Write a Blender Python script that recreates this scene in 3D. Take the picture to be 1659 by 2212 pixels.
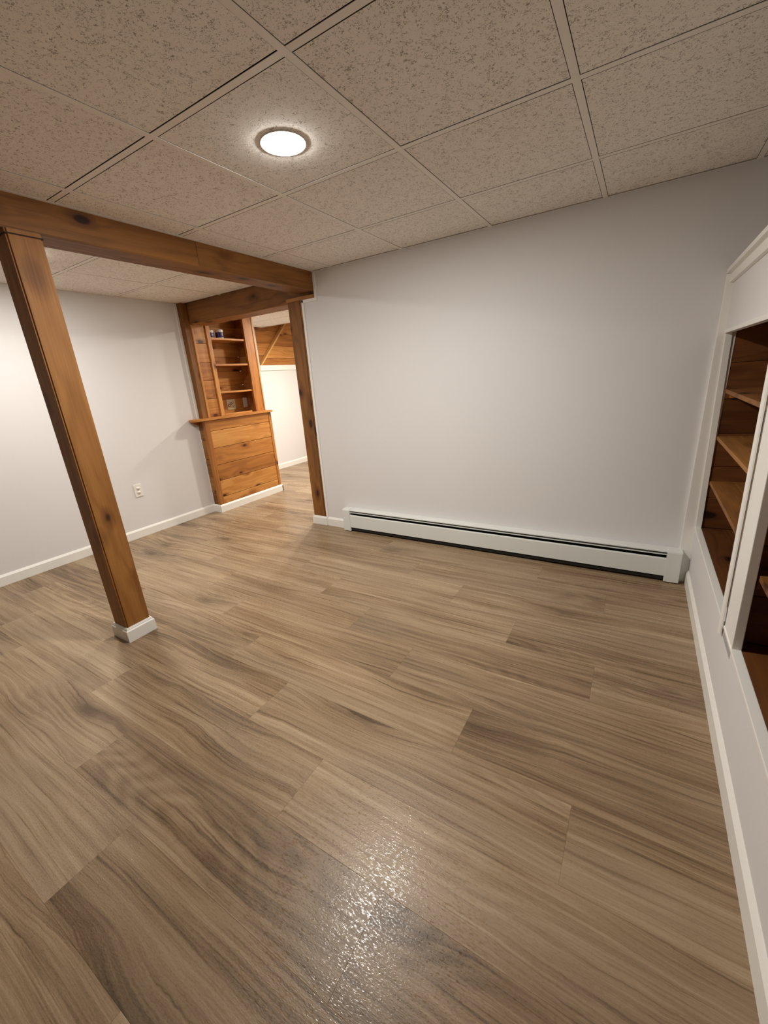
import bpy, bmesh, math, random
from mathutils import Matrix, Vector

for _o in list(bpy.data.objects):
    bpy.data.objects.remove(_o, do_unlink=True)
scene = bpy.context.scene
COL = scene.collection

# ------------------------------------------------------------------ camera
cam_data = bpy.data.cameras.new('camera')
cam_data.sensor_fit = 'HORIZONTAL'
cam_data.sensor_width = 36.0
cam_data.lens = 880.072 / 1659.0 * 36.0
cam_data.clip_start = 0.02
cam = bpy.data.objects.new('camera', cam_data)
COL.objects.link(cam)
W2C = Matrix(((0.8542817643693711, 0.5154112333588168, -0.06748279479613964),
              (-0.1070703893440776, 0.30151374108967605, 0.9474309450613355),
              (0.5086635418345433, -0.8021475702522891, 0.3127629721477379)))
m = W2C.transposed().to_4x4()
m.translation = Vector((-0.874990, -2.800368, 1.292372))
cam.matrix_world = m
scene.camera = cam

# ------------------------------------------------------------------ world, light levels, exposure
world = bpy.data.worlds.new('world')
scene.world = world
world.use_nodes = True
world.node_tree.nodes['Background'].inputs[0].default_value = (0, 0, 0, 1)   # a basement: no daylight
world.node_tree.nodes['Background'].inputs[1].default_value = 0.0
LAMP_MAIN = (650.0, (1.0, 0.96, 0.90))
LAMP_LEFT = (420.0, (1.0, 0.96, 0.90))
LAMP_FAR = (1080.0, (1.0, 0.93, 0.82))
LAMP_FAR_2 = (520.0, (1.0, 0.93, 0.82))
vs = scene.view_settings
vs.view_transform = 'Standard'
vs.look = 'None'
vs.exposure = -0.10
vs.gamma = 1.0
vs.use_curve_mapping = False

# ------------------------------------------------------------------ dimensions
H = 2.1055            # ceiling height
T = 0.6096            # ceiling tile module
XL = -4.827           # left wall
XR = -0.215           # right wall behind the bookcase
YB = 0.0              # back wall
YF = -6.6             # wall behind the camera
XF = -5.75            # far room wall with the chair rail
YFF = 3.4
BX0, BX1, BZ = -3.322, -3.152, 1.977     # main beam

# ------------------------------------------------------------------ node helpers
def S2L(c):
    return tuple(((v / 255.0) / 12.92 if v / 255.0 <= 0.04045 else ((v / 255.0 + 0.055) / 1.055) ** 2.4) for v in c) + (1.0,)

class NG:
    def __init__(self, name):
        self.mat = bpy.data.materials.new(name)
        self.mat.use_nodes = True
        self.t = self.mat.node_tree
        self.b = self.t.nodes['Principled BSDF']
    def n(self, typ, **kw):
        nd = self.t.nodes.new(typ)
        for k, v in kw.items():
            setattr(nd, k, v)
        return nd
    def link(self, a, b):
        self.t.links.new(a, b)
    def setin(self, nd, key, v):
        if isinstance(v, bpy.types.NodeSocket):
            self.link(v, nd.inputs[key])
        else:
            nd.inputs[key].default_value = v
    def math(self, op, a, b=0.0, c=0.0, clamp=False):
        nd = self.n('ShaderNodeMath', operation=op, use_clamp=clamp)
        self.setin(nd, 0, a); self.setin(nd, 1, b); self.setin(nd, 2, c)
        return nd.outputs[0]
    def vmath(self, op, a, b):
        nd = self.n('ShaderNodeVectorMath', operation=op)
        self.setin(nd, 0, a); self.setin(nd, 1, b)
        return nd.outputs[0]
    def coords(self, scale=(1, 1, 1), jitter=0.0):
        tc = self.n('ShaderNodeTexCoord')
        v = tc.outputs['Object']
        if jitter:
            oi = self.n('ShaderNodeObjectInfo')
            wn = self.n('ShaderNodeTexWhiteNoise', noise_dimensions='1D')
            self.link(oi.outputs['Random'], wn.inputs['W'])
            v = self.vmath('ADD', v, self.vmath('MULTIPLY', wn.outputs['Color'], (jitter,) * 3))
        if scale != (1, 1, 1):
            v = self.vmath('MULTIPLY', v, scale)
        return v
    def rnd(self):
        return self.n('ShaderNodeObjectInfo').outputs['Random']
    def noise(self, v, scale=1.0, detail=3.0, rough=0.5, dist=0.0):
        nd = self.n('ShaderNodeTexNoise')
        self.link(v, nd.inputs['Vector'])
        nd.inputs['Scale'].default_value = scale
        nd.inputs['Detail'].default_value = detail
        nd.inputs['Roughness'].default_value = rough
        nd.inputs['Distortion'].default_value = dist
        return nd.outputs['Fac']
    def vor(self, v, scale=1.0, feature='F1', rand=1.0):
        nd = self.n('ShaderNodeTexVoronoi', feature=feature)
        self.link(v, nd.inputs['Vector'])
        nd.inputs['Scale'].default_value = scale
        nd.inputs['Randomness'].default_value = rand
        return nd.outputs
    def ramp(self, f, stops, interp='LINEAR'):
        nd = self.n('ShaderNodeValToRGB')
        nd.color_ramp.interpolation = interp
        el = nd.color_ramp.elements
        while len(el) < len(stops):
            el.new(0.5)
        for e, (p, c) in zip(el, stops):
            e.position = p
            e.color = c if len(c) == 4 else tuple(c) + (1,)
        self.link(f, nd.inputs[0])
        return nd.outputs[0]
    def mix(self, f, a, b, mode='MIX'):
        nd = self.n('ShaderNodeMix', data_type='RGBA', blend_type=mode)
        self.setin(nd, 0, f); self.setin(nd, 6, a); self.setin(nd, 7, b)
        return nd.outputs[2]
    def remap(self, f, a, b, c=0.0, d=1.0):
        nd = self.n('ShaderNodeMapRange')
        self.link(f, nd.inputs[0])
        for i, v in enumerate((a, b, c, d)):
            nd.inputs[i + 1].default_value = v
        return nd.outputs[0]
    def bump(self, h, strength=0.2, dist=0.002):
        nd = self.n('ShaderNodeBump')
        self.link(h, nd.inputs['Height'])
        nd.inputs['Strength'].default_value = strength
        nd.inputs['Distance'].default_value = dist
        self.link(nd.outputs[0], self.b.inputs['Normal'])
    def base(self, v):
        self.setin(self.b, 'Base Color', v)
    def rough(self, v):
        self.setin(self.b, 'Roughness', v)
    def spec(self, v):
        self.b.inputs['Specular IOR Level'].default_value = v

# ------------------------------------------------------------------ materials
def mat_paint(name, rgb, rough=0.6, bump=0.15, scale=90.0):
    g = NG(name)
    v = g.coords()
    n1 = g.noise(v, 1.3, 3)
    c = S2L(rgb)
    c2 = tuple(x * 0.94 for x in c[:3]) + (1,)
    g.base(g.mix(n1, c2, c))
    g.rough(rough)
    g.spec(0.3)
    g.bump(g.noise(v, scale, 3, 0.6), bump, 0.0015)
    return g.mat

def mat_plain(name, rgb, rough=0.4, metal=0.0, spec=0.5):
    g = NG(name)
    n1 = g.noise(g.coords(), 14.0, 2)
    c = S2L(rgb)
    g.base(g.mix(n1, tuple(x * 0.93 for x in c[:3]) + (1,), c))
    g.rough(rough)
    g.b.inputs['Metallic'].default_value = metal
    g.spec(spec)
    return g.mat

def mat_pine(name, axis, light, mid, dark, knot=1.0, rough=0.42):
    """knotty stained pine; the grain runs along axis"""
    g = NG(name)
    v = g.coords((1, 1, 1), 7.0)
    low = [5.0, 5.0, 5.0]; low[axis] = 0.55
    fine = [150.0] * 3; fine[axis] = 3.0
    kn = [7.0] * 3; kn[axis] = 3.6
    wob = g.noise(v, 2.2, 2)
    vk = g.vmath('MULTIPLY', v, tuple(kn))
    vo = g.vor(vk, 1.0)
    kd = vo['Distance']
    # the grain swells round the knots
    swell = g.remap(kd, 0.0, 0.5, 0.9, 0.0)
    contour = g.noise(g.vmath('MULTIPLY', v, tuple(low)), 1.0, 3, 0.55, 0.35)
    ph = g.math('ADD', g.math('MULTIPLY', contour, 8.0), swell)
    rings = g.math('ADD', g.math('MULTIPLY', g.math('SINE', g.math('MULTIPLY', ph, 6.283)), 0.5), 0.5)
    rings = g.math('POWER', rings, 1.8)
    fn = g.noise(g.vmath('MULTIPLY', v, tuple(fine)), 1.0, 4, 0.6)
    blot = g.noise(g.vmath('MULTIPLY', v, tuple(x * 0.6 for x in low)), 1.0, 4, 0.6, 0.6)
    f = g.math('ADD', g.math('MULTIPLY', rings, 0.13), g.math('MULTIPLY', fn, 0.30))
    f = g.math('ADD', f, g.math('MULTIPLY', blot, 0.72))
    f = g.math('ADD', f, g.math('MULTIPLY', g.math('SUBTRACT', g.rnd(), 0.5), 0.34))
    col = g.ramp(f, [(0.30, light), (0.56, mid), (0.86, dark)])
    size = g.math('MULTIPLY', g.noise(g.vmath('MULTIPLY', v, tuple(x * 0.7 for x in kn)), 1.0, 0), 0.27 * knot)
    dd = g.math('ADD', kd, g.math('MULTIPLY', g.math('SUBTRACT', g.noise(v, 30.0, 3), 0.5), 0.05))
    k0 = g.math('SUBTRACT', 1.0, g.math('DIVIDE', dd, size), clamp=True)
    halo = g.math('SUBTRACT', 1.0, g.math('DIVIDE', dd, g.math('MULTIPLY', size, 2.1)), clamp=True)
    dk = tuple(x * k for x, k in zip(dark[:3], (0.72, 0.52, 0.42))) + (1,)
    kk = tuple(x * k for x, k in zip(dark[:3], (0.22, 0.16, 0.14))) + (1,)
    col = g.mix(g.math('MULTIPLY', halo, 1.1, clamp=True), col, dk)
    col = g.mix(g.math('MULTIPLY', k0, 3.0, clamp=True), col, kk)
    g.base(col)
    g.rough(g.remap(fn, 0.2, 0.8, rough - 0.05, rough + 0.12))
    g.spec(0.4)
    g.bump(g.math('ADD', g.math('MULTIPLY', fn, 0.6), g.math('MULTIPLY', k0, -0.8)), 0.25, 0.0012)
    return g.mat

P_L, P_M, P_D = S2L((206, 150, 82)), S2L((181, 119, 55)), S2L((138, 83, 34))
B_L, B_M, B_D = S2L((168, 116, 58)), S2L((142, 93, 42)), S2L((104, 65, 28))
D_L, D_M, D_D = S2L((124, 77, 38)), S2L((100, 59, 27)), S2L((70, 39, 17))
PX = mat_pine('pine_grain_x', 0, P_L, P_M, P_D)
PY = mat_pine('pine_grain_y', 1, P_L, P_M, P_D)
PZ = mat_pine('pine_grain_z', 2, P_L, P_M, P_D)
PPALE = mat_pine('pale_pine_trim', 2, S2L((232, 190, 128)), S2L((222, 176, 112)), S2L((206, 154, 90)), 0.3)
BY = mat_pine('beam_pine_y', 1, B_L, B_M, B_D, 1.1, 0.58)
BXm = mat_pine('beam_pine_x', 0, B_L, B_M, B_D, 1.1, 0.58)
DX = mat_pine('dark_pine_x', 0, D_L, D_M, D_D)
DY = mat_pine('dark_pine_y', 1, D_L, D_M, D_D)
BZm = mat_pine('beam_pine_z', 2, B_L, B_M, B_D, 1.15, 0.58)

def mat_floor():
    g = NG('vinyl_oak_plank')
    v = g.coords((1, 1, 1), 23.0)
    # knots, and the grain bending round them
    vo = g.vor(g.vmath('MULTIPLY', v, (1.15, 3.2, 1)), 1.0)
    kd = g.math('ADD', vo['Distance'], g.math('MULTIPLY', g.math('SUBTRACT', g.noise(v, 18.0, 3), 0.5), 0.10))
    knot = g.math('SUBTRACT', 1.0, g.math('DIVIDE', kd, 0.125), clamp=True)
    halo = g.math('SUBTRACT', 1.0, g.math('DIVIDE', kd, 0.40), clamp=True)
    warp = g.noise(g.vmath('MULTIPLY', v, (1.3, 3.0, 1)), 1.0, 2)
    comb = g.n('ShaderNodeCombineXYZ')
    g.link(g.math('ADD', g.math('MULTIPLY', warp, 0.050), g.math('MULTIPLY', halo, 0.045)), comb.inputs[1])
    v2 = g.vmath('ADD', v, comb.outputs[0])
    big = g.noise(g.vmath('MULTIPLY', v2, (0.55, 7.0, 1)), 1.0, 4, 0.55, 0.3)
    streak = g.noise(g.vmath('MULTIPLY', v2, (1.15, 46.0, 1)), 1.0, 6, 0.66, 0.12)
    fine = g.noise(g.vmath('MULTIPLY', v2, (5.0, 300.0, 1)), 1.0, 3, 0.6)
    cont = g.noise(g.vmath('MULTIPLY', v2, (0.8, 4.6, 1)), 1.0, 1, 0.4, 0.2)
    rings = g.math('ADD', g.math('MULTIPLY', g.math('SINE', g.math('MULTIPLY', cont, 120.0)), 0.5), 0.5)
    ringmask = g.remap(g.noise(g.vmath('MULTIPLY', v, (0.9, 2.4, 1)), 1.0, 2), 0.48, 0.66)
    f = g.math('ADD', g.math('MULTIPLY', big, 0.44), g.math('MULTIPLY', streak, 0.52))
    f = g.math('ADD', f, g.math('MULTIPLY', fine, 0.20))
    f = g.math('ADD', f, g.math('MULTIPLY', g.math('MULTIPLY', rings, ringmask), 0.07))
    thin = g.noise(g.vmath('MULTIPLY', v2, (1.6, 95.0, 1)), 1.0, 3, 0.6, 0.1)
    f = g.math('ADD', f, g.math('MULTIPLY', g.remap(thin, 0.54, 0.70), 0.13))
    f = g.math('ADD', f, g.math('MULTIPLY', halo, 0.13))
    f = g.math('ADD', f, g.math('MULTIPLY', g.math('SUBTRACT', g.rnd(), 0.5), 0.09))
    col = g.ramp(f, [(0.40, S2L((180, 159, 131))), (0.53, S2L((160, 137, 109))), (0.64, S2L((138, 114, 87))), (0.76, S2L((103, 82, 60))), (0.90, S2L((74, 58, 42)))])
    tint = g.noise(g.vmath('MULTIPLY', v, (0.8, 3.0, 1)), 1.0, 2)
    col = g.mix(g.math('MULTIPLY', g.remap(tint, 0.45, 0.75), 0.30), col, S2L((136, 124, 107)))
    col = g.mix(g.math('MULTIPLY', knot, 0.8, clamp=True), col, S2L((78, 61, 46)))
    g.base(col)
    spot = g.noise(g.vmath('MULTIPLY', v, (100.0, 240.0, 1)), 1.0, 2, 0.6)
    g.rough(g.remap(spot, 0.50, 0.66, 0.40, 0.10))
    g.spec(0.30)
    sp = g.noise(g.vmath('MULTIPLY', v, (95.0, 300.0, 1)), 1.0, 2, 0.7)
    g.bump(g.math('ADD', g.math('MULTIPLY', sp, 1.0), g.math('MULTIPLY', streak, -0.4)), 0.34, 0.0012)
    return g.mat
FLOOR = mat_floor()

def mat_tile():
    g = NG('mineral_fibre_tile')
    v = g.coords((1, 1, 1), 9.0)
    warped = g.vmath('ADD', v, g.vmath('MULTIPLY', g.n('ShaderNodeTexNoise').outputs['Color'], (0.0, 0.0, 0.0)))
    n_f = g.noise(v, 170.0, 3, 0.6, 1.2)
    n_b = g.noise(v, 45.0, 2)
    fis = g.remap(g.math('ADD', n_f, g.math('MULTIPLY', g.math('SUBTRACT', n_b, 0.5), 0.28)), 0.562, 0.635)
    pin = g.vor(v, 210.0)['Distance']
    pins = g.math('MULTIPLY', g.remap(pin, 0.16, 0.08), g.remap(g.noise(v, 55.0, 1), 0.46, 0.60))
    holes = g.math('MAXIMUM', fis, pins, clamp=True)
    tone = g.mix(g.noise(v, 2.0, 2), S2L((240, 234, 226)), S2L((247, 242, 235)))
    g.base(g.mix(g.math('MULTIPLY', holes, 0.75), tone, S2L((138, 124, 112))))
    g.rough(0.95)
    g.spec(0.1)
    g.bump(g.math('SUBTRACT', g.math('MULTIPLY', g.noise(v, 160.0, 3), 0.35), holes), 0.5, 0.0025)
    return g.mat
TILE = mat_tile()

WALL = mat_paint('wall_paint_warm_white', (226, 224, 223), 0.62)
TRIM = mat_paint('trim_paint_white', (240, 238, 232), 0.38, 0.05, 40.0)
GRID = mat_paint('ceiling_grid_enamel', (240, 234, 226), 0.5, 0.02)
HEAT = mat_paint('heater_enamel_white', (226, 229, 224), 0.36, 0.05, 120.0)
DARK = mat_plain('heater_dark_inside', (26, 24, 22), 0.7)
FIN = mat_plain('aluminium_fins', (120, 120, 118), 0.4, 0.8)
PLASTIC = mat_plain('outlet_plastic_white', (238, 234, 226), 0.35)
IVORY = mat_plain('outlet_plastic_ivory', (226, 214, 176), 0.35)
SLOT = mat_plain('slot_black', (40, 34, 28), 0.6)
CHROME = mat_plain('chrome', (205, 200, 190), 0.2, 1.0)
LIDW = mat_plain('jar_lid_white', (236, 232, 228), 0.4)
LABEL = mat_plain('jar_label_navy', (44, 32, 92), 0.4)
TEDGE = mat_plain('raw_edge_shadow_line', (96, 84, 72), 0.95, 0.0, 0.1)  # raw fibre brown, also the painted shadow line beside the grid bars
SLAB = mat_plain('subfloor_grey', (70, 60, 50), 0.9)
DARKW = mat_plain('board_gap_dark', (62, 38, 20), 0.9)

def mat_emit(name, strength, rgb):
    g = NG(name)
    g.base((0.9, 0.9, 0.9, 1))
    g.b.inputs['Emission Color'].default_value = tuple(rgb) + (1,)
    g.b.inputs['Emission Strength'].default_value = strength
    return g.mat

# ------------------------------------------------------------------ mesh helpers
def link_mesh(name, me, mat, parent=None):
    o = bpy.data.objects.new(name, me)
    if mat is not None and not me.materials:
        me.materials.append(mat)
    COL.objects.link(o)
    if parent is not None:
        o.parent = parent
    return o

def bm_obj(name, bm, mat, parent=None, smooth=False):
    me = bpy.data.meshes.new(name)
    bmesh.ops.recalc_face_normals(bm, faces=bm.faces)
    bm.to_mesh(me); bm.free()
    if smooth:
        for p in me.polygons:
            p.use_smooth = True
    return link_mesh(name, me, mat, parent)

def bm_box(bm, x0, x1, y0, y1, z0, z1):
    vs_ = [bm.verts.new((x, y, z)) for x in (x0, x1) for y in (y0, y1) for z in (z0, z1)]
    for f in ((0, 1, 3, 2), (4, 6, 7, 5), (0, 4, 5, 1), (2, 3, 7, 6), (0, 2, 6, 4), (1, 5, 7, 3)):
        bm.faces.new([vs_[i] for i in f])

def box(name, x0, x1, y0, y1, z0, z1, mat, parent=None, bev=0.0):
    bm = bmesh.new()
    bm_box(bm, x0, x1, y0, y1, z0, z1)
    if bev:
        bmesh.ops.bevel(bm, geom=bm.edges[:], offset=bev, segments=2, affect='EDGES', profile=0.6)
    return bm_obj(name, bm, mat, parent)

def prism(name, pts, axis, a0, a1, mat, parent=None, bev=0.0):
    """extrude a 2D outline along axis; pts are the other two coordinates in xyz order"""
    bm = bmesh.new()
    def P(p, a):
        c = list(p); c.insert(axis, a); return c
    A = [bm.verts.new(P(p, a0)) for p in pts]
    B = [bm.verts.new(P(p, a1)) for p in pts]
    n = len(pts)
    bm.faces.new(A); bm.faces.new(B[::-1])
    for i in range(n):
        bm.faces.new((A[i], A[(i + 1) % n], B[(i + 1) % n], B[i]))
    if bev:
        bmesh.ops.bevel(bm, geom=bm.edges[:], offset=bev, segments=2, affect='EDGES')
    return bm_obj(name, bm, mat, parent)

def lathe(name, prof, n, mat, parent=None, loc=(0, 0, 0)):
    bm = bmesh.new()
    rings = []
    for r, z in prof:
        if r < 1e-6:
            rings.append([bm.verts.new((0, 0, z))])
        else:
            rings.append([bm.verts.new((r * math.cos(6.28318 * i / n), r * math.sin(6.28318 * i / n), z)) for i in range(n)])
    for a, b in zip(rings, rings[1:]):
        for i in range(n):
            j = (i + 1) % n
            if len(a) == 1:
                bm.faces.new((a[0], b[i], b[j]))
            elif len(b) == 1:
                bm.faces.new((a[i], b[0], a[j]))
            else:
                bm.faces.new((a[i], b[i], b[j], a[j]))
    o = bm_obj(name, bm, mat, parent, True)
    o.location = loc
    return o

def tag(o, label, cat, group=None):
    o['label'] = label; o['category'] = cat
    if group:
        o['group'] = group
    return o

def struct(o, label=None):
    o['kind'] = 'structure'
    if label:
        o['label'] = label
    return o

def empty(name, loc=(0, 0, 0)):
    o = bpy.data.objects.new(name, None)
    o.empty_display_size = 0.1
    o.location = loc
    COL.objects.link(o)
    return o

def thing(name, label, cat, base, group=None):
    """an Empty at the thing's base; parts are modelled in world coordinates and moved under it"""
    o = empty(name, base)
    tag(o, label, cat, group)
    return o

def adopt(root):
    """keep parts that were modelled in world coordinates where they are"""
    for c in root.children:
        c.matrix_parent_inverse = Matrix.Translation(root.location).inverted()

# ------------------------------------------------------------------ floor: planks along x, a third of a plank offset from row to row
random.seed(4)
floor = struct(box('floor', XF - 0.1, XR + 0.1, YF - 0.1, YFF + 0.1, -0.06, -0.006, SLAB), 'grey brown wood-look vinyl plank floor')
PWID, PLEN = 0.2361, 1.19
plank_cache = {}
def plank_mesh(lx, ly):
    key = (round(lx, 3), round(ly, 3))
    if key not in plank_cache:
        bm = bmesh.new()
        a, b, e = lx / 2 - 0.0001, ly / 2 - 0.0001, 0.0004
        rings = []
        for dx, z in ((0, -0.006), (0, -0.0003), (e, 0.0)):
            rings.append([bm.verts.new((sx * (a - dx), sy * (b - dx), z)) for sx, sy in ((-1, -1), (1, -1), (1, 1), (-1, 1))])
        for r0, r1 in zip(rings, rings[1:]):
            for i in range(4):
                bm.faces.new((r0[i], r0[(i + 1) % 4], r1[(i + 1) % 4], r1[i]))
        bm.faces.new(rings[-1])
        me = bpy.data.meshes.new('floor_plank')
        bm.to_mesh(me); bm.free()
        me.materials.append(FLOOR)
        plank_cache[key] = me
    return plank_cache[key]
k0 = 27; k1 = -17
for k in range(k1, k0):
    y1 = -0.585 - PWID * k
    y0 = y1 - PWID
    if y1 < YF or y0 > YFF:
        continue
    ya, yb = max(y0, YF), min(y1, YFF)
    xa, xb = (XL, XR) if (ya + yb) / 2 < 0.1 else (XF, -2.2)
    off = -1.32 + 0.397 * ((k - 1) % 3)
    x = off - PLEN * 10
    while x < xb:
        s, e = max(x, xa), min(x + PLEN, xb)
        if e - s > 0.02 and yb - ya > 0.02:
            o = link_mesh('floor_plank', plank_mesh(e - s, yb - ya), FLOOR, floor)
            o.location = ((s + e) / 2, (ya + yb) / 2, 0)
        x += PLEN

# ------------------------------------------------------------------ walls
wall_back = struct(box('wall_back', BX1 + 0.002, XR + 0.12, 0.0, 0.19, 0, H + 0.06, WALL), 'light grey painted wall behind the baseboard heater')
# the wall keeps on over the doorway jamb up to the beam
box('wall_return', -3.272, BX1 + 0.002, 0.0, 0.19, 0, 1.922, WALL, wall_back)
wall_left = struct(box('wall_left', XL - 0.12, XL, YF, -0.088, 0, H + 0.06, WALL), 'light grey painted wall with an outlet')
wall_right = struct(box('wall_right', XR, XR + 0.12, YF, 0.0, 0, H + 0.06, WALL), 'painted wall behind the white bookcase')
wall_front = struct(box('wall_front', XL - 0.12, XR + 0.12, YF - 0.12, YF, 0, H + 0.06, WALL), 'painted end wall opposite the baseboard heater')
wall_far = struct(box('wall_far', XF - 0.12, XF, 1.75, YFF, 0, 1.51, WALL), 'white half wall beyond the doorway under wood panelling')
box('wall_pier', XF - 0.12, XF, 0.80, 1.75, 0, H + 0.06, WALL, wall_far)
wall_stair = struct(box('wall_stair', XF, -5.09, 0.70, 0.80, 0, H + 0.06, WALL), 'painted wall behind the pine cabinet')
wall_far_back = struct(box('wall_far_back', XF - 1.1, -2.1, YFF, YFF + 0.12, 0, 2.75, WALL), 'painted end wall of the far room')
wall_far_right = struct(box('wall_far_right', -2.2, -2.08, 0.19, YFF, 0, H + 0.06, WALL), 'painted side wall of the far room')

# drywall edge beads round the timber
def bead(n, *b):
    return struct(box('trim_%d' % n, *b, TRIM, None, 0.003), 'thin white drywall edge bead beside the timber')
bead(1, -3.292, -3.270, -0.008, 0.02, 0.0, 1.925)
bead(2, -3.292, BX1 + 0.022, -0.008, 0.02, 1.902, 1.925)
bead(3, BX1, BX1 + 0.022, -0.008, 0.02, 1.925, H)
bead(4, XL - 0.01, XL + 0.010, -0.092, -0.066, 0.0, H)

# ------------------------------------------------------------------ baseboards
def base_x(name, x0, x1, y, sgn, parent=None, label='low white painted baseboard', h=0.083, t=0.013):
    """runs along x on a wall at y; sgn = side it sticks out to"""
    pts = [(y, 0), (y + sgn * t, 0), (y + sgn * t, h - 0.016), (y + sgn * t * 0.5, h - 0.005), (y + sgn * t * 0.25, h), (y, h)]
    return prism(name, pts, 0, x0, x1, TRIM, parent)
def base_y(name, y0, y1, x, sgn, parent=None, h=0.083, t=0.013):
    pts = [(x, 0), (x + sgn * t, 0), (x + sgn * t, h - 0.016), (x + sgn * t * 0.5, h - 0.005), (x + sgn * t * 0.25, h), (x, h)]
    bm = bmesh.new()
    A = [bm.verts.new((px, y0, pz)) for px, pz in pts]
    B = [bm.verts.new((px, y1, pz)) for px, pz in pts]
    n = len(pts)
    bm.faces.new(A); bm.faces.new(B[::-1])
    for i in range(n):
        bm.faces.new((A[i], A[(i + 1) % n], B[(i + 1) % n], B[i]))
    return bm_obj(name, bm, TRIM, parent)
struct(base_x('baseboard_back', -3.272, -3.045, 0.0, -1), 'white baseboard beside the heater')
struct(base_y('baseboard_left', YF, -0.10, XL, 1), 'white baseboard along the wall with the outlet')
struct(base_y('baseboard_right', YF, -0.004, -0.5205, -1), 'white baseboard under the white bookcase')
struct(base_y('baseboard_far', 0.83, YFF, XF, 1), 'white baseboard of the half wall beyond the doorway')
struct(base_x('baseboard_front', XL, XR, YF, 1), 'white baseboard of the end wall opposite the heater')
bj = struct(base_x('baseboard_jamb', -3.457, -3.288, -0.001, -1), 'white baseboard wrapped round the doorway jamb')
base_y('baseboard_return', -0.013, 0.20, -3.446, -1, bj)
bp = struct(base_y('baseboard_cabinet', -0.113, 0.838, -4.700, 1), 'white baseboard wrapped round the pine cabinet foot')
base_x('baseboard_return', XL, -4.700, -0.100, -1, bp)
base_x('baseboard_return', -5.05, -4.687, 0.825, 1, bp)

# ------------------------------------------------------------------ ceilings: lay-in tiles on a T-bar grid
def clip_cells(lines, a, b):
    pts = [a] + [l for l in sorted(lines) if a + 0.03 < l < b - 0.03] + [b]
    return list(zip(pts, pts[1:]))
tile_cache = {}
def tile_mesh(lx, ly):
    key = (round(lx, 3), round(ly, 3))
    if key not in tile_cache:
        bm = bmesh.new()
        bm_box(bm, -lx / 2, lx / 2, -ly / 2, ly / 2, 0.0, 0.012)
        me = bpy.data.meshes.new('ceiling_tile')
        bmesh.ops.recalc_face_normals(bm, faces=bm.faces)
        bm.to_mesh(me); bm.free()
        me.materials.append(TILE)
        me.materials.append(TEDGE)
        for p in me.polygons:
            p.material_index = 0 if abs(p.normal.z) > 0.5 else 1
        tile_cache[key] = me
    return tile_cache[key]
def tiled_ceiling(root, xs, ys, x0, x1, y0, y1):
    g, gy = 0.0142, 0.0162      # half the joint between tiles across and along the main runners
    for a, b in clip_cells(xs, x0, x1):
        for c, d in clip_cells(ys, y0, y1):
            o = link_mesh('ceiling_tile', tile_mesh(b - a - 2 * g, d - c - 2 * gy), TILE, root)
            o.location = ((a + b) / 2, (c + d) / 2, H + 0.0008)
            # tiles never lie perfectly level on the bars
            o.rotation_euler = (random.uniform(-1, 1) * 0.0012, random.uniform(-1, 1) * 0.0012, 0)
    for x in xs:
        if x0 + 0.03 < x < x1 - 0.03:
            box('grid_main_runner', x - 0.012, x + 0.012, y0, y1, H - 0.0006, H + 0.0012, GRID, root)
    for y in ys:
        if y0 + 0.03 < y < y1 - 0.03:
            edges = [x0] + [x for x in xs if x0 + 0.03 < x < x1 - 0.03] + [x1]
            for a, b in zip(edges, edges[1:]):
                box('grid_cross_tee', a + 0.012, b - 0.012, y - 0.012, y + 0.012, H, H + 0.0015, GRID, root)
ceiling = struct(box('ceiling', XL - 0.1, XR + 0.1, YF, 0.0, H + 0.045, H + 0.06, SLAB), 'white suspended ceiling of speckled square tiles in a grid')
XS = [-2.3641 + T * i for i in range(-3, 5)]
YS = [-0.5132 - T * i for i in range(0, 11)]
tiled_ceiling(ceiling, XS, YS, BX1 + 0.001, XR, YF, 0.0)
XS2 = [-4.25 + T * i for i in range(-1, 3)]
YS2 = [-0.633 - T * i for i in range(-1, 11)]
tiled_ceiling(ceiling, XS2, YS2, XL, BX0, YF, 0.0)
for n, b in enumerate(((BX1, BX1 + 0.018, YF, 0.0), (BX1, XR, -0.006, 0.0), (XL, XL + 0.008, YF, -0.09))):
    box('wall_angle', b[0], b[1], b[2], b[3], H - 0.001, H + 0.002, GRID, ceiling)
ceiling_far = struct(box('ceiling_far', XF, -2.1, 0.19, 1.86, H + 0.045, H + 0.06, SLAB), 'white tiled ceiling of the far room ending at the stairs')
XS3 = [-5.175 + T * i for i in range(0, 5)]
YS3 = [1.45 - T * i for i in range(-3, 3)]
tiled_ceiling(ceiling_far, XS3, YS3, XF, -2.2, 0.19, 1.86)
box('ceiling_slab', -5.02, -2.1, 1.86, YFF, H + 0.045, H + 0.06, SLAB, ceiling_far)
tiled_ceiling(ceiling_far, XS3, YS3, -5.02, -2.2, 1.86, YFF)
box('stair_fascia', XF, -5.02, 1.86, 1.875, H - 0.002, 2.70, TRIM, ceiling_far)
box('stair_fascia', -5.035, -5.02, 1.875, YFF, H - 0.002, 2.70, TRIM, ceiling_far)
box('stair_lid', XF - 1.1, -5.02, 0.8, YFF, 2.70, 2.75, WALL, ceiling_far)

# ------------------------------------------------------------------ main beam, header, post, jamb
beam = thing('ceiling_beam', 'long stained pine ceiling beam resting on the square post', 'beam', (BX0, YF, BZ))
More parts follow.
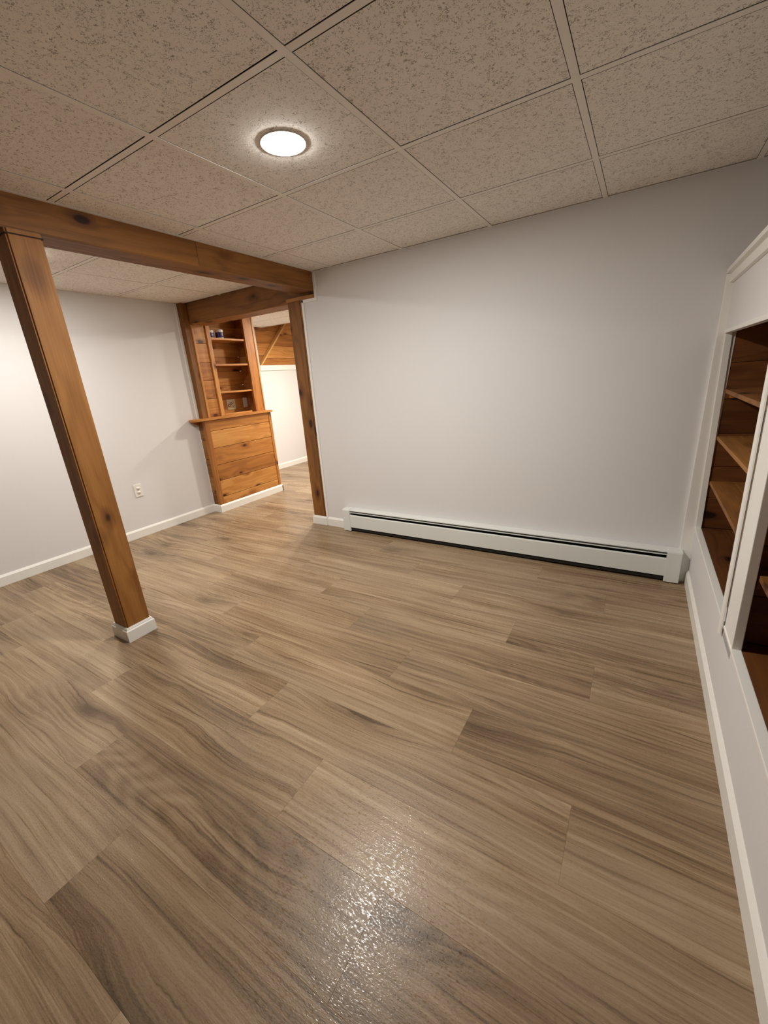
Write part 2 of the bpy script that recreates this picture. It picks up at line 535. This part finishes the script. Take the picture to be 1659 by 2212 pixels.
# the box beam is clad in boards: two side faces and a soffit
box('side_board', BX1 - 0.022, BX1, YF, -1.02, BZ + 0.002, H + 0.04, BY, beam, 0.003)
box('side_board', BX1 - 0.022, BX1, -1.018, 0.0, BZ + 0.002, H + 0.04, BY, beam, 0.003)
box('side_board', BX0, BX0 + 0.022, YF, -0.9, BZ + 0.002, H + 0.04, BY, beam, 0.003)
box('side_board', BX0, BX0 + 0.022, -0.898, 0.0, BZ + 0.002, H + 0.04, BY, beam, 0.003)
box('soffit_board', BX0 + 0.002, BX1 - 0.002, YF, 0.0, BZ - 0.004, BZ + 0.02, BY, beam, 0.004)
adopt(beam)

header = thing('header_beam', 'short knotty pine header over the doorway beside the cabinet', 'beam', (-4.76, 0.0, 1.92))
box('face_board', -4.758, BX1, 0.0, 0.022, 1.922, H + 0.04, BXm, header, 0.003)
box('face_board', -4.758, BX1, 0.168, 0.19, 1.922, H + 0.04, BXm, header, 0.003)
box('soffit_board', -4.756, -3.44, 0.004, 0.186, 1.915, 1.94, BXm, header, 0.004)
box('cap_block', -3.448, BX1 - 0.004, -0.012, 0.19, 1.924, 1.952, BXm, header, 0.004)
adopt(header)

jamb = thing('doorway_post', 'upright stained pine post at the doorway beside the grey wall', 'post', (-3.37, 0.09, 0.0))
box('shaft', -3.446, -3.318, 0.0, 0.19, 0.0, 1.926, BZm, jamb, 0.004)
box('edge_board', -3.3175, -3.291, 0.004, 0.19, 0.0, 1.926, BZm, jamb, 0.003)
adopt(jamb)

post = thing('support_post', 'free-standing square pine post with a white base under the beam', 'post', (-3.217, -1.861, 0.0))
bm = bmesh.new()
bm_box(bm, -3.285, -3.149, -1.925, -1.797, 0.0, BZ - 0.003)
bmesh.ops.bevel(bm, geom=[e for e in bm.edges if abs(e.verts[0].co.z - e.verts[1].co.z) > 0.5], offset=0.007, segments=3, affect='EDGES')
sh = bm_obj('shaft', bm, BZm, post)
box('shadow_gap_strip', -3.2825, -3.1475, -1.9275, -1.7945, 1.952, 1.9575, DARKW, sh)  # dark band drawn on the shaft for the shadow gap under the beam
def base_ring(parent, x0, x1, y0, y1, h, t):
    prof = [(0, 0), (t, 0), (t, h - 0.018), (t * 0.62, h - 0.012), (t * 0.62, h - 0.008), (t * 0.3, h), (0, h)]
    cs = [(x0, y0, -1, -1), (x1, y0, 1, -1), (x1, y1, 1, 1), (x0, y1, -1, 1)]
    for i in range(4):
        a, b = cs[i], cs[(i + 1) % 4]
        bm = bmesh.new()
        A = [bm.verts.new((a[0] + a[2] * d, a[1] + a[3] * d, z)) for d, z in prof]
        B = [bm.verts.new((b[0] + b[2] * d, b[1] + b[3] * d, z)) for d, z in prof]
        n = len(prof)
        bm.faces.new(A); bm.faces.new(B[::-1])
        for q in range(n):
            bm.faces.new((A[q], A[(q + 1) % n], B[(q + 1) % n], B[q]))
        o = bm_obj('base_board', bm, TRIM, parent)
base_ring(post, -3.285, -3.149, -1.925, -1.797, 0.083, 0.014)
adopt(post)

# ------------------------------------------------------------------ pine cabinet at the doorway: half wall below, shelves above
cab = thing('pine_cabinet', 'built-in knotty pine cabinet with open shelves over a plank-faced half wall', 'cabinet', (-4.87, 0.36, 0.0))
FX = -4.700          # face of the lower part
CB = -5.06           # back of the shelves
UX = -4.780          # face of the upper part
core = box('lower_core', -5.07, FX - 0.022, -0.078, 0.80, 0.0, 0.985, DARKW, cab)
zs = [0.0, 0.135, 0.172, 0.345, 0.515, 0.696, 0.876, 0.988]
zs = [0.0, 0.160, 0.342, 0.515, 0.696, 0.877, 0.988]
for i, (a, b) in enumerate(zip(zs, zs[1:])):
    box('face_plank', FX - 0.022, FX - 0.006 + random.uniform(-0.001, 0.001), -0.05, 0.788, a + 0.0014, b - 0.0014, PY, cab, 0.0045)
zs2 = [0.0, 0.21, 0.40, 0.585, 0.79, 0.988]
for a, b in zip(zs2, zs2[1:]):
    box('side_plank', XL + 0.012, FX - 0.02, -0.098, -0.079, a + 0.0014, b - 0.0014, BXm, cab, 0.0045)
box('corner_stile', FX - 0.045, FX, -0.100, -0.052, 0.0, 0.99, PZ, cab, 0.003)
box('corner_stile', FX - 0.022, FX, 0.788, 0.825, 0.0, 0.99, PZ, cab, 0.003)
box('end_panel', -5.07, FX - 0.022, 0.80, 0.822, 0.0, 0.99, PZ, cab, 0.002)
# countertop with a tongue that laps over the left wall
pts = [(-4.676, 0.838), (-4.676, -0.150), (-4.690, -0.200), (-4.730, -0.225), (-4.785, -0.215), (XL + 0.001, -0.185), (XL + 0.001, -0.075), (-4.79, -0.06), (-5.06, -0.06), (-5.06, 0.838)]
prism('countertop', pts, 2, 0.990, 1.013, PY, cab, 0.003)
prism('counter_bracket', [(-0.20, 0.989), (-0.094, 0.989), (-0.094, 0.935), (-0.13, 0.955)], 0, XL + 0.014, XL + 0.034, PY, cab, 0.002)
# left corner post of the upper part
box('corner_post', XL + 0.003, -4.760, -0.064, -0.002, 1.013, H + 0.03, BZm, cab, 0.004)
box('corner_bead', -4.776, -4.752, -0.002, 0.020, 1.013, 1.915, PZ, cab, 0.005)
for a, b in zip((1.013, 1.200, 1.388, 1.568, 1.752), (1.200, 1.388, 1.568, 1.752, 2.10)):
    box('panel_plank', UX - 0.036, UX - 0.016, 0.0, 0.190, a + 0.0012, b - 0.0012, PY, cab, 0.004)
box('divider_stile', UX - 0.03, UX, 0.184, 0.230, 1.013, 2.10, PZ, cab, 0.003)
box('divider_panel', CB + 0.018, UX - 0.03, 0.205, 0.224, 1.013, 2.10, PZ, cab)
box('outer_stile', UX - 0.03, UX, 0.682, 0.806, 1.013, 2.10, PZ, cab, 0.003)
box('outer_trim', UX - 0.30, UX + 0.004, 0.808, 0.826, 1.013, 2.10, PZ, cab, 0.003)
for i in range(7):
    a = 1.013 + i * 0.157
    box('back_plank', CB, CB + 0.016, 0.224, 0.806, a + 0.001, a + 0.156, PY, cab, 0.001)
    box('side_plank', CB + 0.016, UX - 0.03, 0.790, 0.806, a + 0.001, a + 0.156, PX, cab, 0.001)
box('cabinet_top', CB, UX, 0.19, 0.806, 2.085, 2.10, PY, cab)
for z in (1.811, 1.551, 1.266):
    box('shelf', CB + 0.016, UX - 0.012, 0.226, 0.789, z - 0.019, z, PY, cab, 0.002)
for z in (1.811, 1.551):
    box('shelf_peg', UX - 0.055, UX - 0.030, 0.776, 0.784, z - 0.052, z - 0.019, PZ, cab)
box('counter_rail', UX - 0.024, UX - 0.002, 0.236, 0.62, 1.013, 1.030, PY, cab, 0.003)
adopt(cab)

def duplex(name, label, loc, rot, mat, slots=('outlet',), w=0.072, h=0.117, group=None):
    """wall plate in the local xz plane facing -y"""
    o = thing(name, label, 'outlet', loc, group)
    o.rotation_euler = (0, 0, rot)
    p = box('plate', -w / 2, w / 2, -0.006, 0.0, -h / 2, h / 2, mat, o, 0.0025)
    n = len(slots)
    for i, s in enumerate(slots):
        cx = (i - (n - 1) / 2) * 0.046
        if s == 'outlet':
            for dz in (-0.0195, 0.0195):
                r = lathe('receptacle', [(0.0, 0.0), (0.0165, 0.0), (0.0165, 0.0025), (0.0, 0.003)], 20, mat, o, (cx, -0.0055, dz))
                r.rotation_euler = (math.pi / 2, 0, 0)
                box('slot', -0.0075, -0.0055, -0.002, 0.005, 0.0028, 0.0036, SLOT, r)
                box('slot', 0.0045, 0.0065, -0.002, 0.005, 0.0028, 0.0036, SLOT, r)
                lathe('ground_hole', [(0.0, 0.0), (0.0026, 0.0), (0.0026, 0.0008), (0, 0.0008)], 8, SLOT, r, (0, -0.0075, 0.0028))
            lathe('screw', [(0.0, 0.0), (0.003, 0.0), (0.003, 0.001), (0.0, 0.0014)], 10, mat, o, (cx, -0.0055, 0)).rotation_euler = (math.pi / 2, 0, 0)
        elif s == 'dial':
            for dz, dx in ((-0.010, -0.016), (0.010, 0.014)):
                lathe('dial_knob', [(0.0, 0.0), (0.014, 0.0), (0.013, 0.012), (0.011, 0.018), (0.0, 0.019)], 20, CHROME, o, (cx + dx, -0.0055, dz)).rotation_euler = (math.pi / 2, 0, 0)
        else:
            box('switch_frame', cx - 0.007, cx + 0.007, -0.008, -0.005, -0.013, 0.013, mat, o, 0.001)
            box('toggle', cx - 0.004, cx + 0.004, -0.019, -0.006, -0.003, 0.008, mat, o, 0.0015)
    return o
duplex('wall_outlet', 'white duplex outlet low on the grey wall behind the post', (XL, -0.854, 0.440), math.pi / 2, PLASTIC)
duplex('dial_outlet', 'ivory double wall plate with chrome dials under the lowest pine shelf', (CB + 0.017, 0.545, 1.112), math.pi / 2, IVORY, ('dial', 'outlet'), 0.118, 0.117)
duplex('light_switch', 'narrow ivory switch plate beside the chrome dials in the pine cabinet', (CB + 0.017, 0.756, 1.122), math.pi / 2, PLASTIC, ('switch',), 0.062, 0.117)

def jar(label, x, y, z, r, h):
    o = thing('jar', label, 'jar', (x, y, z))
    lathe('jar_body', [(0, 0), (r * 0.96, 0), (r, 0.004), (r, h * 0.80), (r * 0.97, h * 0.82), (0, h * 0.82)], 28, LIDW, o)
    lathe('label_band', [(r + 0.0004, h * 0.10), (r + 0.0012, h * 0.12), (r + 0.0012, h * 0.68), (r + 0.0004, h * 0.70)], 28, LABEL, o)
    lathe('lid', [(0, h * 0.82), (r * 1.02, h * 0.82), (r * 1.04, h * 0.84), (r * 1.04, h * 0.97), (r * 0.98, h), (0, h)], 28, LIDW, o)
    return o
jar('small tall jar with white lid and dark purple label on the top pine shelf', -4.842, 0.393, 1.811, 0.040, 0.088)
jar('wider low jar against the shelf divider on the top pine shelf', -4.872, 0.285, 1.811, 0.047, 0.078)

# ------------------------------------------------------------------ stair panelling beyond the doorway
rail = struct(box('trim_5', XF - 0.005, XF + 0.018, 1.742, YFF, 1.510, 1.586, TRIM, None, 0.003), 'flat white chair rail capping the half wall')
panel = thing('stair_panel', 'knotty pine board panelling with a slanted trim above the white half wall', 'panelling', (XF - 0.02, 2.6, 1.586))
def ydiag(z):
    return 1.800 + (z - 1.60) * 1.02
zb = [1.586, 1.69, 1.862, 2.036, 2.21, 2.385, 2.56, 2.70]
for a, b in zip(zb, zb[1:]):
    a2, b2 = a + 0.001, b - 0.001
    prism('panel_board', [(ydiag(a2), a2), (YFF, a2), (YFF, b2), (ydiag(b2), b2)], 0, XF - 0.024, XF - 0.006, PY, panel)
q = 0.024
prism('slanted_trim', [(ydiag(1.588) - q, 1.588), (ydiag(1.588) + 0.008, 1.588), (ydiag(2.70) + 0.008, 2.70), (ydiag(2.70) - q, 2.70)], 0, XF - 0.06, XF + 0.010, PPALE, panel, 0.004)
adopt(panel)
swall = thing('stairwell_wall', 'dim pine boarding on the stairwell side behind the slanted trim', 'panelling', (XF - 0.075, 2.2, 1.2))
z = 1.2
while z < 2.7:
    box('wall_board', XF - 0.085, XF - 0.065, 1.2, YFF, z + 0.001, min(z + 0.176, 2.7) - 0.001, PY, swall, 0.0015)
    z += 0.177
adopt(swall)

# ------------------------------------------------------------------ baseboard heater
heat = thing('baseboard_heater', 'long white metal baseboard heater along the foot of the grey wall', 'heater', (-1.8, -0.03, 0.0))
HX0, HX1 = -3.046, -0.566
box('back_plate', HX0 + 0.01, HX1 - 0.01, -0.006, -0.0005, 0.012, 0.203, HEAT, heat)
prism('top_cover', [(-0.0005, 0.2065), (-0.060, 0.2045), (-0.066, 0.200), (-0.066, 0.194), (-0.062, 0.194), (-0.058, 0.200), (-0.0005, 0.2025)], 0, HX0 + 0.07, HX1 - 0.062, HEAT, heat)
prism('front_cover', [(-0.068, 0.042), (-0.068, 0.150), (-0.064, 0.157), (-0.058, 0.157), (-0.058, 0.154), (-0.0625, 0.153), (-0.0645, 0.149), (-0.0645, 0.042)], 0, HX0 + 0.07, HX1 - 0.062, HEAT, heat)
prism('damper_blade', [(-0.046, 0.1815), (-0.0635, 0.1800), (-0.0635, 0.1765), (-0.046, 0.1780)], 0, HX0 + 0.07, HX1 - 0.062, HEAT, heat)
box('inner_shadow_plate', HX0 + 0.012, HX1 - 0.012, -0.010, -0.006, 0.008, 0.2015, DARK, heat)
box('heating_element', HX0 + 0.10, HX1 - 0.10, -0.052, -0.014, 0.055, 0.135, DARK, heat)
box('under_gap_shade', HX0 + 0.05, HX1 - 0.05, -0.058, -0.010, 0.014, 0.048, DARK, heat)  # added near-black block: paints the shade in the gap below the cover
pipe = lathe('supply_pipe', [(0.0, 0.0), (0.010, 0.0), (0.010, 2.42), (0.0, 2.42)], 10, FIN, heat, (HX0 + 0.03, -0.035, 0.095))
pipe.rotation_euler = (0, math.pi / 2, 0)
def end_cap(x0, x1):
    prism('end_cap', [(-0.0005, 0.006), (-0.071, 0.006), (-0.071, 0.198), (-0.064, 0.2075), (-0.0005, 0.2095)], 0, x0, x1, HEAT, heat, 0.0025)
end_cap(HX0, HX0 + 0.076)
end_cap(HX1 - 0.076, HX1)
adopt(heat)

# ------------------------------------------------------------------ white bookcase on the right, with pine insides
struct(box('trim_6', -0.583, -0.505, -0.020, 0.0, 0.0, 1.655, TRIM, None, 0.003), 'narrow white corner board between grey wall and bookcase')
book = thing('white_bookcase', 'white built-in bookcase with bare pine shelves beside the heater', 'bookcase', (-0.520, 0.0, 0.0))
book.rotation_euler = (0, -0.02, 0)      # the face leans out a touch towards the top
def bk(name, x0, x1, *r, bev=0.0, mat=TRIM):
    return box(name, x0 + 0.520, x1 + 0.520, *r, mat, book, bev)
FB, FI = -0.520, -0.494
YE = -2.45
bk('lower_panel', FB, FI, YE, -0.002, 0.0, 0.352, mat=WALL)
bk('sill', FB - 0.003, FI, YE, -0.002, 0.345, 0.3565, bev=0.002)
bk('left_stile', FB, FI, -0.028, -0.002, 0.356, 1.40)
bk('fascia', FB, FI, YE, -0.002, 1.388, 1.640, mat=WALL)
bk('fascia_edge', FB - 0.004, FB + 0.01, YE, -0.002, 1.388, 1.405, bev=0.002)
prism_pts = [(-0.004, 1.615), (-0.014, 1.617), (-0.014, 1.655), (-0.030, 1.660), (-0.030, 1.678), (0.0, 1.678), (0.0, 1.615)]
bmp = bmesh.new()
A = [bmp.verts.new((px, YE, pz)) for px, pz in prism_pts]
B = [bmp.verts.new((px, -0.002, pz)) for px, pz in prism_pts]
bmp.faces.new(A); bmp.faces.new(B[::-1])
for i in range(len(A)):
    j = (i + 1) % len(A)
    bmp.faces.new((A[i], A[j], B[j], B[i]))
bm_obj('cap_moulding', bmp, TRIM, book)
bk('top_ledge', FB, -0.245, YE, -0.002, 1.655, 1.676)
bk('middle_stile', FB, FI, -1.250, -1.104, 0.31, 1.39, bev=0.002)
bm = bmesh.new()
for i in range(9):
    a = math.pi * i / 8
    for z in (0.318, 1.386):
        bm.verts.new((-0.004 - 0.010 * math.sin(a), -1.087 + 0.0155 * math.cos(a), z))
bm.verts.ensure_lookup_table()
for i in range(8):
    bm.faces.new((bm.verts[2 * i], bm.verts[2 * i + 2], bm.verts[2 * i + 3], bm.verts[2 * i + 1]))
bm.faces.new([bm.verts[2 * i] for i in range(9)])
bm.faces.new([bm.verts[2 * i + 1] for i in range(8, -1, -1)])
bm.faces.new((bm.verts[0], bm.verts[1], bm.verts[17], bm.verts[16]))
bm_obj('stile_bead', bm, TRIM, book, False)
bk('bead_backer', FB + 0.004, FI, -1.104, -1.071, 0.318, 1.39)
DB = -0.262
for i in range(6):
    a, b = 0.356 + i * 0.1775, 0.356 + (i + 1) * 0.1775
    b = min(b, 1.42)
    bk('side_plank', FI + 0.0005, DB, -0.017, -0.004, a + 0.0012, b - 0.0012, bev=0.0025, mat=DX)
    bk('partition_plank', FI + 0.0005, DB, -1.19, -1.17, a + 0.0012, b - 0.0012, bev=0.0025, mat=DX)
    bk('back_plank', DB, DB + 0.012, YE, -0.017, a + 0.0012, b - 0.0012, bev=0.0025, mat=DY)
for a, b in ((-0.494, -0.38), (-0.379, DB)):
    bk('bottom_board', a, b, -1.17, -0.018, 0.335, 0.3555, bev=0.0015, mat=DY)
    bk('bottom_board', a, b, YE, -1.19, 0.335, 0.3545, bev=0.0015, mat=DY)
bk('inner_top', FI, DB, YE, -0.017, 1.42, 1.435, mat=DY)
def shelf(y0, y1, z):
    bk('shelf', -0.488, -0.385, y0, y1, z - 0.019, z, bev=0.0015, mat=BY)
    bk('shelf', -0.3845, DB, y0, y1, z - 0.019, z, bev=0.0015, mat=BY)
for z in (1.118, 0.876, 0.630):
    shelf(-1.168, -0.019, z)
    bk('shelf_cleat', -0.465, -0.30, -0.034, -0.0175, z - 0.047, z - 0.0195, bev=0.001, mat=PX)
for z in (0.632, 0.90, 1.15):
    shelf(YE, -1.300 + 0.105, z)
    bk('shelf_peg', -0.482, -0.474, -1.214, -1.2, z - 0.062, z - 0.0195, mat=PZ)
bk('end_stile', FB, FI, YE - 0.1, YE, 0.0, 1.66)

# ------------------------------------------------------------------ recessed LED lamps
def led(label, x, y, lamp):
    strength, rgb = lamp
    o = thing('recessed_light', label, 'light', (x, y, H))
    e = mat_emit('led_lens', strength, rgb)
    lathe('trim_ring', [(0.0770, -0.0030), (0.0790, -0.0032), (0.0812, -0.0015), (0.0815, 0.004), (0.0770, 0.004)], 48, TRIM, o)
    lathe('lens', [(0.0, -0.0066), (0.035, -0.0064), (0.060, -0.0058), (0.072, -0.0048), (0.0782, -0.0034)], 48, e, o)
    return o
led('glowing round LED downlight in the ceiling tile before the grey wall', -2.058, -1.428, LAMP_MAIN)
led('round LED downlight over the bay behind the square post', -3.945, -1.578, LAMP_LEFT)
led('round LED downlight beyond the doorway next to the stair opening', -4.27, 1.755, LAMP_FAR)
led('round LED downlight just behind the grey wall in the far room', -3.66, 1.145, LAMP_FAR_2)
